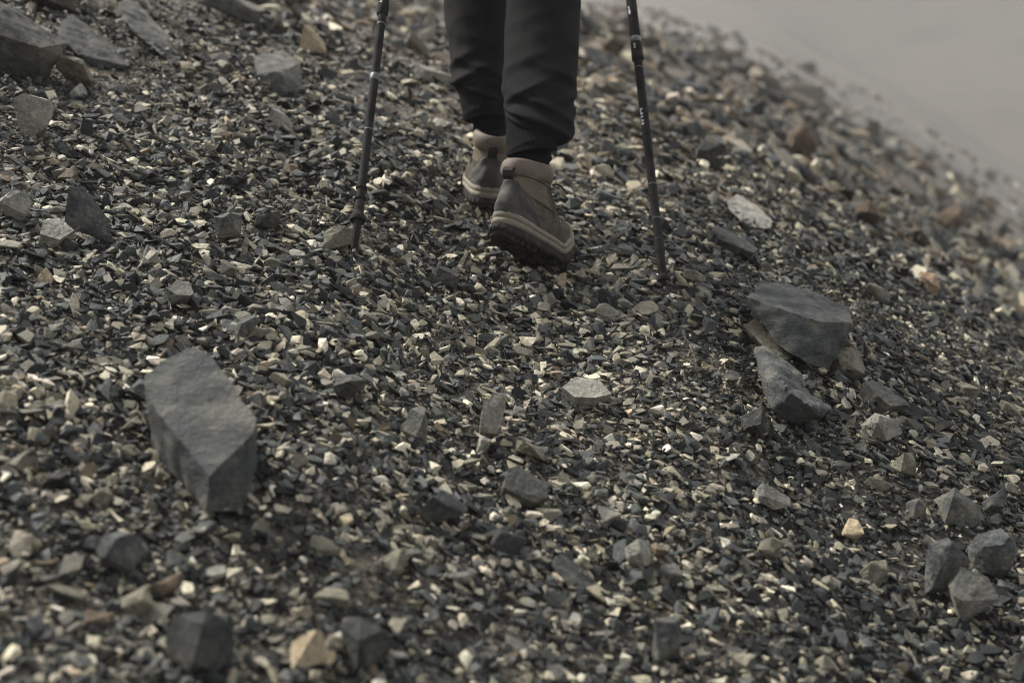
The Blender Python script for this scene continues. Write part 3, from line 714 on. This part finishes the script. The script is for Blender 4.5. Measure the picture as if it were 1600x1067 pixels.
def build_poles():
    def near(D, part):
        part('tip', [(-.012, .0018), (-.008, .0030), (.010, .0036), (.03, .0040)], M_TIP)
        f = D(343)
        part('ferrule', [(.006, .0048), (.012, .0056), (f - .006, .0072), (f, .0076)], M_PLASTIC)
        part('basket', [(f - .004, .0076), (f - .003, .0128), (f + .002, .0138), (f + .005, .0128), (f + .013, .0088), (f + .016, .0084)], M_PLASTIC)
        part('lower_shaft', [(f + .012, .0074), (D(22), .0076)], M_SHAFT)
        part('tip_sleeve', [(f + .014, .0086), (D(318), .0084), (D(316), .0080)], M_PLASTIC)
        for r_ in (311, 294): part('ring', ringp(D(r_), .0022, .0080, .0098), M_PLASTIC)
        part('band', ringp(D(204), .0012, .0077, .0080), M_BAND)
        part('joint_ring', ringp(D(122), .007, .0079, .0087), M_BAND); part('band', ringp(D(39), .0014, .0077, .0081), M_BAND)
        part('lock_sleeve', [(D(24), .0095), (D(22), .0106), (D(14), .0108), (D(2), .0100), (D(-8), .0098)], M_PLASTIC)
        part('upper_shaft', [(D(0), .0094), (.96, .0094)], M_SHAFT)
    mk = build_pole('near', 'black trekking pole planted beside the square flat-topped block', near)
    mk(12, -6, -.5, .01045, [(0, .25, -.2, .2), (.35, .55, -.2, .0), (.6, .9, -.2, .2)])
    def off(D, part):
        part('tip', [(-.012, .0018), (-.008, .0030), (.010, .0036), (.03, .0040)], M_TIP)
        f = D(438)
        part('ferrule', [(.004, .0048), (f, .0074)], M_PLASTIC)
        part('basket', [(f - .004, .0078), (f - .003, .0130), (f + .002, .0136), (f + .006, .0115), (f + .010, .0086)], M_PLASTIC)
        part('tip_sleeve', [(f + .008, .0082), (D(400), .0078), (D(396), .0090), (D(390), .0098), (D(386), .0090), (D(378), .0092), (D(375), .0098), (D(373), .0086)], M_PLASTIC)
        part('lower_shaft', [(D(374), .0078), (D(95), .0084)], M_SHAFT)
        for r_ in (342, 289): part('band', ringp(D(r_), .0011, .0080, .0084), M_BAND)
        part('band', ringp(D(107), .0010, .0083, .0087), M_BAND)
        part('lock_sleeve', [(D(95), .0096), (D(93), .0116), (D(88), .0116), (D(72), .0108), (D(68), .0108)], M_PLASTIC)
        part('joint_ring', [(D(68), .0104), (D(67), .0110), (D(61), .0110), (D(60), .0102)], M_BAND)
        part('upper_shaft', [(D(62), .0101), (.96, .0100)], M_SHAFT)
    mk = build_pole('off', 'black trekking pole planted well clear of the block, with a pale band near the top', off)
    mk(198, 172, -.55, .0089, [(0, .12, -.3, .3), (.2, .28, -.3, .3), (.28, .45, -.3, -.15), (.45, .52, -.3, .3), (.62, .95, -.3, -.1), (.62, .7, -.3, .3), (.9, .97, -.3, .3)])
    mk(80, 73, -.3, .0114, [(0, .4, -.15, .15), (.6, 1, -.15, .15)])
    mk(26, 14, -.6, .0105, [(0, .6, -.2, .2), (.7, 1, -.2, .1)])
build_person(); build_poles()


# ---------------------------------------------------------------- rocks
def remesh(bm, voxel, name):
    me = bpy.data.meshes.new(name); bm.to_mesh(me); bm.free()
    o = bpy.data.objects.new(name, me); COL.objects.link(o)
    md = o.modifiers.new('r', 'REMESH'); md.use_remove_disconnected = False
    if voxel < 1: md.mode = 'VOXEL'; md.voxel_size = voxel                     # fuses several lumps into one rock
    else: md.mode = 'SHARP'; md.octree_depth = voxel; md.scale = 0.95; md.sharpness = 1.0
    dg = bpy.context.evaluated_depsgraph_get(); me2 = bpy.data.meshes.new_from_object(o.evaluated_get(dg))
    bpy.data.objects.remove(o); bpy.data.meshes.remove(me); return me2
def roughen(me, size, seed, amt=1.0, smooth=True):
    """chip the faces: ledges, pits and grain at the rock's own scale"""
    nv = len(me.vertices); co = np.empty(nv * 3, np.float32); me.vertices.foreach_get('co', co); co = co.reshape(-1, 3).astype(float)
    no = np.empty(nv * 3, np.float32); me.vertices.foreach_get('normal', no); no = no.reshape(-1, 3)
    q = co / size; w = np.array([0.3 * seed, 0.7 * seed, 0.1])
    a = vn3(*(q * 3.0 + w).T, seed); b_ = vn3(*(q * np.array([7, 7, 13]) + w).T, seed + 1); c = vn3(*(q * 19 + w).T, seed + 2)
    led = np.abs(vn3(*(q * np.array([3.5, 5, 9.0]) + w).T, seed + 3))
    rk = np.random.default_rng(seed * 7 + 1); K = 46 if nv > 1500 else 14
    wq = q + 0.05 * np.stack([vn3(*(q * 11 + w).T, seed + 5), vn3(*(q * 11 + w).T, seed + 6), vn3(*(q * 11 + w).T, seed + 7)], -1)
    sd = q[rk.integers(0, nv, K)]; idx = np.zeros(nv, int); best = np.full(nv, 1e9)
    for k in range(K):
        dk = ((wq - sd[k]) ** 2 * np.array([1, 1, 1.8])).sum(1); s_ = dk < best; idx[s_] = k; best[s_] = dk[s_]
    hk = rk.uniform(-1, 1, K); gk = rk.normal(0, 1, (K, 3))
    chip = 0.006 * hk[idx] + 0.020 * (gk[idx] * (q - sd[idx])).sum(1)
    e_ = vn3(*(q * np.array([24, 24, 34]) + w).T, seed + 9)
    dsp = size * amt * (0.45 * chip + 0.003 * b_ + 0.0055 * c + 0.0055 * e_ - 0.004 * np.clip(0.12 - led, 0, 1) / 0.12)
    co = co + no * dsp[:, None]
    me.vertices.foreach_set('co', co.astype(np.float32).ravel()); me.polygons.foreach_set('use_smooth', np.full(len(me.polygons), smooth)); me.update()
    if smooth: me.set_sharp_from_angle(angle=R(32))
    return me
def on_plane(pix, p0, nrm):
    nrm = Vector(nrm).normalized(); k = nrm.dot(P(*p0)); out = []
    for a in pix:
        out.append((a[0], a[1], k / nrm.dot(Vector(ray(*a)))))
    return out
BIG = []      # landmarks: (object, label, px, py)
def rock_from_pixels(parts, tone, label, seed, name='rock', cat='rock', voxel=None, amt=1.0, base=None):
    """parts: lists of (px, py, distance) corner points of convex lumps"""
    bm = bmesh.new(); allp = []
    if base:                                   # seat the rock where the slope really is below its foot
        f = hit(base[0], base[1])[1] / base[2]; parts = [[(a, b, d * f) for a, b, d in pts] for pts in parts]
    for pts in parts:
        w = [P(*p) for p in pts]; allp += w
    c = sum(allp, Vector()) / len(allp)
    for pts in parts:
        h = hull([P(*p) - c for p in pts]); tmp = bpy.data.meshes.new('t'); h.to_mesh(tmp); h.free(); bm.from_mesh(tmp); bpy.data.meshes.remove(tmp)
    size = max((p - c).length for p in allp) * 2
    me = roughen(remesh(bm, (size / 90 if len(parts) > 1 else 6 if seed < 4 else 5), name), size, seed, amt)
    me.materials.append(ROCK[tone])
    o = tag(link(name, me, loc=c), label, cat, 'rocks lying on the scree'); BIG.append(o); return o
def block(px, py, w, h, tone, label, seed, depth=0.9, yaw=0.0, tilt=(0.0, 0.0), sink=0.04, shape='chunk', flat=1.0, name='rock', cat='rock'):
    """an angular block standing where the slope meets (px, py = foot of the rock), w x h pixels there"""
    p, d = hit(px, py); m = d / FPX; W, H = w * m, h * m
    r = np.random.default_rng(1000 + seed)
    if shape == 'chunk':
        q = r.normal(0, 1, (15, 3)); q /= np.linalg.norm(q, axis=1)[:, None]; m8 = np.abs(q).max(axis=1)[:, None]
        q = q / m8 ** 0.4 * r.uniform(0.72, 1.02, (15, 1))
    elif shape == 'slab':
        k = 6; a = np.arange(k) / k * 2 * np.pi + r.uniform(-0.35, 0.35, k); rad = r.uniform(0.75, 1.05, k)
        q = np.concatenate([np.stack([np.cos(a) * rad, np.sin(a) * rad, np.full(k, 0.9) + r.normal(0, 0.15, k)], -1),
                            np.stack([np.cos(a) * rad * 0.95, np.sin(a) * rad * 0.95, np.full(k, -0.9)], -1)])
    elif shape == 'round':
        q = r.normal(0, 1, (26, 3)); q /= np.linalg.norm(q, axis=1)[:, None]
    else:   # 'wedge'
        q = np.array([[-1, -.8, -.9], [1, -.9, -.9], [.9, .8, -.9], [-.9, .9, -.9], [-.75, -.3, .9], [-.3, .5, .8], [.3, -.2, .25], [.8, .3, -.2]], float) * r.uniform(0.85, 1.05, (8, 3))
    q = q * np.array([W / 2, W / 2 * depth, H / 2 * 1.15])
    bm = hull(q); size = max(W, H, W * depth)
    me = roughen(remesh(bm, 5, name), size, seed + 50, 1.0)
    me.materials.append(ROCK[tone])
    o = link(name, me); nrm = tnormal(p.x, p.y)
    up = Vector((0, 0, 1)).lerp(nrm, flat).normalized()
    o.rotation_mode = 'QUATERNION'
    o.rotation_quaternion = Vector((0, 0, 1)).rotation_difference(up) @ Euler((tilt[0], tilt[1], yaw)).to_quaternion()
    g = float(terrain(p.x, p.y + W * depth * 0.35)); o.location = (p.x, p.y + W * depth * 0.35, g + H * (0.5 - sink))
    tag(o, label, cat, 'rocks lying on the scree'); BIG.append(o); return o

def build_rocks():
    top = on_plane([(225, 589), (252, 562), (294, 544), (329, 556), (360, 598), (401, 651), (395, 677), (327, 743), (266, 634), (229, 622)], (327, 743, 1.46), (-.05, -.62, .78))
    rock_from_pixels([top + [(398, 735, 1.53), (380, 800, 1.50), (322, 800, 1.47), (236, 700, 1.60), (300, 640, 1.85), (400, 720, 1.72)]],
                     'blue-grey', 'large upright blue-grey slate boulder with a broad sloping face', 1, amt=0.5, base=(330, 775, 1.53))
    top = on_plane([(1167, 464), (1189, 443), (1221, 441), (1284, 462), (1328, 484), (1332, 506), (1277, 499), (1246, 490), (1204, 472)], (1250, 490, 2.34), (.22, -.16, .96))
    rock_from_pixels([top + [(1313, 545, 2.36), (1294, 578, 2.34), (1262, 568, 2.31), (1212, 536, 2.33), (1175, 489, 2.37), (1220, 540, 2.62), (1310, 560, 2.6)]],
                     'blue-grey', 'big dark block-shaped boulder with a lit flat top, downhill of the planted pole', 2, base=(1275, 568, 2.40))
    rock_from_pixels([[(1180, 540, 2.30), (1198, 541, 2.34), (1230, 566, 2.34), (1253, 584, 2.30), (1256, 607, 2.24), (1189, 594, 2.20), (1178, 562, 2.25), (1202, 640, 2.17), (1236, 630, 2.18), (1215, 600, 2.45), (1240, 640, 2.4), (1204, 566, 2.19), (1228, 604, 2.12)],
                      [(1253, 604, 2.26), (1300, 641, 2.20), (1284, 652, 2.16), (1241, 662, 2.15), (1204, 640, 2.16), (1196, 598, 2.19), (1232, 594, 2.26), (1270, 650, 2.4), (1236, 612, 2.11), (1266, 634, 2.10)]],
                     'blue-grey', 'grey two-lobed wedge rock just below the big block-shaped boulder', 3, base=(1225, 645, 2.22))
    rock_from_pixels([[(1160, 508, 2.36), (1182, 496, 2.40), (1200, 503, 2.41), (1242, 556, 2.34), (1228, 563, 2.31), (1205, 552, 2.32), (1166, 520, 2.36), (1200, 560, 2.40)]],
                     'olive-grey', 'thin olive-grey slab leaning under the left edge of the big block-shaped boulder', 4, base=(1215, 556, 2.38))
    B = block
    B(1330, 598, 74, 44, 'olive-grey', 'rounded brownish-grey stone tucked against the foot of the big block-shaped boulder', 5, shape='round')
    B(1415, 752, 46, 46, 'olive-grey', 'small squarish olive-grey block alone on the right-hand gravel', 6, yaw=0.3, flat=0.4)
    B(1185, 698, 56, 56, 'dark slate', 'dark squat block just below the two-lobed wedge rock', 7, yaw=0.7)
    B(1482, 945, 80, 108, 'blue-grey', 'tall dark blue-grey rock standing near the lower right corner', 8, depth=0.7, yaw=0.25, flat=0.5)
    B(1524, 992, 104, 74, 'grey', 'sloping grey wedge rock in front of the tall dark one in the lower right corner', 9, yaw=-0.5, tilt=(0, 0.35))
    B(1556, 912, 76, 80, 'blue-grey', 'rounded dark rock beside the tall one near the lower right corner', 10, shape='round')
    B(1512, 826, 88, 44, 'grey', 'low peaked grey rock near the right edge, above the rounded dark rock', 11, yaw=0.2, shape='wedge')
    B(1560, 812, 46, 48, 'blue-grey', 'dark peaked stone beside the low grey one at the right edge', 12, yaw=0.9)
    B(475, 1052, 74, 62, 'tan', 'blurry yellow-tan block at the bottom edge, left of centre', 13, yaw=0.4, flat=0.5)
    B(300, 1062, 128, 112, 'dark slate', 'large blurry dark slate rock at the bottom edge', 64, yaw=0.2, flat=0.7, sink=0.2)
    B(188, 912, 80, 66, 'blue-grey', 'blurry dark grey stone lying below the large upright boulder', 15, yaw=0.5, flat=0.5)
    B(915, 642, 80, 26, 'pale grey', 'flat pale cream slab on the gravel below the lifted boot', 16, shape='slab', depth=0.8, flat=1.0, tilt=(0.32, 0.05))
    B(772, 690, 56, 72, 'pale grey', 'pale grey upright stone in the middle of the gravel', 77, depth=0.8, yaw=0.7, flat=0.6, tilt=(0.0, 0.25))
    B(652, 700, 56, 58, 'grey', 'grey chunky stone left of the pale upright one', 18, yaw=0.8)
    B(545, 636, 60, 58, 'grey', 'grey leaning slab between the upright boulder and the pale upright stone', 19, yaw=0.2, tilt=(0.5, -0.3), depth=0.6)
    B(832, 732, 60, 44, 'olive-grey', 'grey-brown lump right below the pale upright stone', 20, yaw=0.3)
    B(818, 800, 82, 46, 'grey', 'broad grey slab in front of the grey-brown lump', 21, yaw=-0.3, shape='slab', tilt=(0.5, 0.2))
    B(688, 826, 70, 48, 'blue-grey', 'dark splintered slab at lower centre', 22, yaw=0.5, tilt=(0.3, 0.35), shape='slab', depth=0.6)
    B(525, 398, 56, 48, 'olive-grey', 'square flat-topped block right beside the left pole tip', 23, yaw=0.05, flat=0.1, sink=0.12)
    B(356, 386, 60, 52, 'grey', 'rounded grey rock between the left pole and the triangular slate', 24, yaw=0.6, flat=0.5)
    B(418, 366, 52, 34, 'dark slate', 'low dark blue stone next to the rounded grey rock', 25, yaw=0.2)
    B(136, 372, 78, 76, 'blue-grey', 'triangular dark slate rock on the upper left slope', 26, shape='wedge', depth=0.6, flat=0.5)
    B(42, 222, 76, 66, 'pale grey', 'pale angular rock at the left edge with a split face', 27, yaw=0.4, flat=0.5)
    B(14, 352, 74, 52, 'pale grey', 'cream-grey rock cut off by the left edge', 28, yaw=0.9)
    B(80, 392, 60, 34, 'pale grey', 'flat light slab below the triangular slate', 29, shape='slab', tilt=(0.3, 0.2))
    B(20, 128, 170, 108, 'grey', 'huge weathered grey slab in the top left corner', 30, depth=0.7, yaw=0.5, tilt=(0.3, 0.2), flat=0.8)
    B(112, 138, 74, 44, 'olive-grey', 'jagged grey-brown rock at the foot of the huge corner slab', 58, yaw=0.9, tilt=(0.2, 0.3))
    B(70, 22, 110, 60, 'grey', 'flat-faced grey rock at the very top of the left corner', 59, yaw=0.2, tilt=(0.4, 0.1), depth=0.7)
    rock_from_pixels([[(96, 34, 3.02), (112, 22, 3.10), (150, 50, 3.10), (206, 92, 3.04), (200, 104, 2.96), (158, 112, 2.94), (120, 84, 2.94), (92, 60, 2.97), (160, 110, 3.15), (100, 80, 3.15)]],
                     'dark slate', 'dark sharp-edged slab leaning beside the huge corner slab', 31, base=(150, 105, 2.94))
    rock_from_pixels([[(186, 6, 3.25), (205, -2, 3.35), (250, 40, 3.32), (288, 92, 3.22), (268, 98, 3.15), (215, 56, 3.18), (190, 30, 3.22), (240, 96, 3.4)]],
                     'grey', 'long grey blade of slate running down from the top edge', 32, base=(240, 85, 3.17))
    rock_from_pixels([[(396, 88, 3.62), (440, 80, 3.80), (470, 98, 3.76), (472, 140, 3.62), (450, 162, 3.54), (440, 112, 3.56), (400, 116, 3.55), (404, 136, 3.55), (420, 150, 3.55), (470, 160, 3.8)]],
                     'grey', 'dark boulder with a pale flat top, behind the left pole', 33, base=(440, 150, 3.54))
    B(438, 205, 44, 34, 'pale grey', 'bright pale chip standing below the pale-topped boulder', 34, shape='wedge', flat=0.4)
    B(488, 84, 44, 46, 'tan', 'tan pointed stone near the top edge, left of the left pole', 35, shape='wedge', flat=0.3)
    B(360, 36, 120, 46, 'grey', 'broad blurry grey rock at the top edge', 36, yaw=0.2, depth=0.6)
    B(672, 132, 64, 22, 'pale grey', 'long pale slab lying behind the left pole near the left leg', 37, shape='slab', depth=0.5)
    rock_from_pixels([[(1136, 314, 3.00), (1152, 304, 3.10), (1180, 318, 3.10), (1208, 346, 3.02), (1202, 357, 2.96), (1168, 354, 2.94), (1146, 334, 2.96), (1138, 326, 2.98), (1180, 350, 3.15)]],
                     'pale grey', 'pale-topped slab rock to the right of the right pole', 38, base=(1180, 352, 3.06))
    B(1256, 250, 54, 52, 'brown', 'round brown stone in the misty distance', 39, shape='round', flat=0.3)
    B(1160, 234, 44, 34, 'pale grey', 'blurry white stone right of the right pole, far up the slope', 40, yaw=0.3)
    B(1490, 366, 44, 40, 'brown', 'small rounded brown rock in the mist near the right edge', 41, shape='round', flat=0.3)
    B(1140, 402, 110, 26, 'dark slate', 'long low dark slab right of the right pole basket', 42, shape='slab', depth=0.6, yaw=0.3, tilt=(0.2, 0.1))
    B(1455, 462, 46, 32, 'rusty', 'pinkish rusty stone on the right-hand slope', 43, yaw=0.5)
    B(1366, 226, 24, 40, 'dark slate', 'dark stone standing upright on the misty skyline', 44, depth=0.8, flat=0.0)
    B(1362, 362, 60, 46, 'brown', 'dark brown blurry stone uphill of the big block-shaped boulder', 45, yaw=0.4)
    B(1210, 810, 60, 48, 'pale grey', 'pale grey lump on the right-hand gravel below the dark squat block', 46, yaw=0.4)
    B(1380, 700, 76, 48, 'pale grey', 'pale grey cracked slab left of the small olive block', 47, yaw=0.2, tilt=(0.35, 0.1), depth=0.7)
    B(1384, 650, 96, 34, 'grey', 'long grey splinter slab below the rounded brownish-grey stone', 48, shape='slab', depth=0.5, yaw=-0.4, tilt=(0.3, 0.15))
    B(998, 900, 48, 50, 'pale grey', 'pale mottled stone at lower centre right', 49, yaw=0.3)
    B(878, 456, 20, 34, 'tan', 'small tan splinter standing upright right under the lifted boot', 50, depth=0.5, flat=0.0, sink=0.12)
    B(700, 456, 62, 28, 'dark slate', 'dark flat stone in the gravel below the far boot', 51, yaw=0.2)
    B(285, 484, 64, 38, 'grey', 'grey split stone above the large upright boulder', 52, yaw=0.4)
    B(385, 540, 46, 42, 'blue-grey', 'smooth squarish blue-grey stone right above the large upright boulder', 53, yaw=0.5, flat=0.5)
    B(1045, 1050, 66, 78, 'blue-grey', 'blurry grey rock at the bottom edge right of centre', 54, yaw=0.3, flat=0.5)
    B(560, 1058, 120, 80, 'dark slate', 'blurry dark rock at the bottom edge beside the yellow-tan block', 65, yaw=0.3, sink=0.2)
    B(1110, 262, 60, 40, 'dark slate', 'dark blurry block beyond the right pole', 56, yaw=0.3)
    B(1205, 880, 48, 34, 'olive-grey', 'lichen-flecked stone between the pale lump and the lower right rocks', 57, yaw=0.7)

# ---------------------------------------------------------------- individual stones (about 240, each its own object)
def build_stones():
    r = np.random.default_rng(33); cache = {}
    lm = []
    for o in BIG:
        px, py, d = project(o.location); lm.append((px, py, o['label'], o))
    LM = [(830, 400, 'the lifted boot'), (760, 320, 'the far boot'), (553, 392, 'the left pole tip'), (1037, 447, 'the right pole tip')]
    short = {1: 'the large upright boulder', 2: 'the big block-shaped boulder'}
    def short_of(lbl):
        t = lbl.split(',')[0]
        for cut in (' with ', ' just ', ' right ', ' lying ', ' tucked ', ' alone ', ' standing ', ' leaning ', ' in the ', ' in front ', ' beside ', ' near ', ' at the ', ' on the ', ' between ', ' below ', ' next ', ' cut ', ' behind ', ' running ', ' left of ', ' beyond ', ' to the ', ' uphill '):
            if cut in t: t = t.split(cut)[0]
        return 'the ' + t
    names = [short_of(l[2]) for l in lm]
    for (px, py, lbl, o), s in zip(lm, names):
        if names.count(s) == 1: LM.append((px, py, s))
    placed = [(l[0], l[1], 34) for l in lm]
    kinds = ['dark slate', 'blue-grey', 'grey', 'olive-grey', 'pale grey', 'tan', 'brown', 'rusty']
    wts = np.array([0.22, 0.21, 0.24, 0.15, 0.11, 0.035, 0.02, 0.015])
    rec = []; tries = 0
    while len(rec) < 238 and tries < 9000:
        tries += 1
        px, py = r.uniform(-10, 1610), r.uniform(30, 1060)
        sky_row = np.interp(px, [0, 900, 1000, 1350, 1600], [0, 20, 70, 220, 400])
        if py < sky_row + 20: continue
        if 690 < px < 925 and py < 425: continue
        edge = min(1.0, abs(px - 760) / 600.0)
        if r.uniform() > 0.35 + 0.65 * edge: continue
        w = r.uniform(26, 46) * r.choice([1, 1, 1.3]) * (1 + 0.3 * (py > 800)) * (0.8 if py < 250 else 1) * r.choice([1, 1, 1.35])
        if any((px - a) ** 2 + ((py - b) * 1.3) ** 2 < (w * 0.62 + c * 0.62) ** 2 for a, b, c in placed): continue
        placed.append((px, py, w)); p, d = hit(px, py); W = w * d / FPX
        rec.append((px, py, p, W, kinds[int(r.choice(8, p=wts))], int(r.integers(0, 14))))
    used = {}
    for px, py, p, W, tone, ti in rec:
        key = (ti, tone)
        if key not in cache:
            rr = np.random.default_rng(500 + ti); bm = hull((shard_points(rr) if ti % 3 else chunk_points(rr)))
            bmesh.ops.bevel(bm, geom=bm.edges[:], offset=0.045, segments=1, affect='EDGES')
            bmesh.ops.triangulate(bm, faces=bm.faces); bmesh.ops.subdivide_edges(bm, edges=bm.edges[:], cuts=1)
            bmesh.ops.triangulate(bm, faces=bm.faces)
            me = bpy.data.meshes.new('stone'); bm.to_mesh(me); bm.free(); me.update()
            roughen(me, 2.0, 300 + ti, 1.1, False)
            me.materials.append(STONEM[tone]); cache[key] = me
        o = link('stone', cache[key]); sc = W / 2
        o.scale = (sc * r.uniform(0.9, 1.1), sc * r.uniform(0.75, 1.0), sc * r.uniform(0.75, 1.25))
        nrm = tnormal(p.x, p.y); o.rotation_mode = 'QUATERNION'
        o.rotation_quaternion = Vector((0, 0, 1)).rotation_difference(nrm) @ Euler((r.normal(0, .3), r.normal(0, .3), r.uniform(0, 6.28))).to_quaternion()
        o.location = (p.x, p.y, float(terrain(p.x, p.y)) + sc * 0.16)
        # label: look + where it lies, next to which landmark
        dist = [math.hypot(px - a, py - b) for a, b, _ in LM]; i = int(np.argmin(dist)); a, b, nm = LM[i]
        dx, dy = px - a, py - b
        where = ('left of' if dx < 0 else 'right of') if abs(dx) > abs(dy) else ('above' if dy < 0 else 'below')
        shp = 'flat' if ti % 3 else 'chunky'
        used.setdefault((tone, shp, where, nm), []).append((dist[i], o))
    order = ['nearest', 'second nearest', 'third nearest', 'fourth nearest', 'fifth nearest', 'sixth nearest', 'seventh nearest', 'eighth nearest']
    for (tone, shp, where, nm), L in used.items():
        L.sort(key=lambda t: t[0])
        for k, (dd, o) in enumerate(L):
            base = f'{shp} {tone} stone {where} {nm}'
            if len(L) > 1: base = f'{shp} {tone} stone, {order[min(k, 7)]} of its kind {where} {nm}'
            tag(o, ' '.join(base.split()[:16]), 'stone', 'loose stones scattered over the scree')
STONEM = {k: rock_material('stone_' + k.replace(' ', '_').replace('-', '_'), a, b, scale=0.02, bump=0.5) for k, (a, b) in TONES.items()}

build_rocks(); build_gravel(); build_stones()

# ---------------------------------------------------------------- haze: mountain fog, even density
def build_haze():
    bm = bmesh.new(); bmesh.ops.create_cube(bm, size=1.0)
    me = bpy.data.meshes.new('haze'); bm.to_mesh(me); bm.free()
    m = bpy.data.materials.new('fog'); m.use_nodes = True; nt = m.node_tree; nt.nodes.clear()
    o_ = nt.nodes.new("ShaderNodeOutputMaterial"); v = nt.nodes.new("ShaderNodeVolumePrincipled")
    v.inputs['Color'].default_value = (0.25, 0.245, 0.237, 1); v.inputs['Density'].default_value = 0.0085; v.inputs['Density Attribute'].default_value = ""
    nt.links.new(v.outputs[0], o_.inputs['Volume']); me.materials.append(m)
    o = link('haze', me, loc=(0, 2.5, 3.5)); o.scale = (1130, 1130, 38)
    tag(o, 'grey mountain fog drifting over the slope', 'fog', kind='stuff')
build_haze()
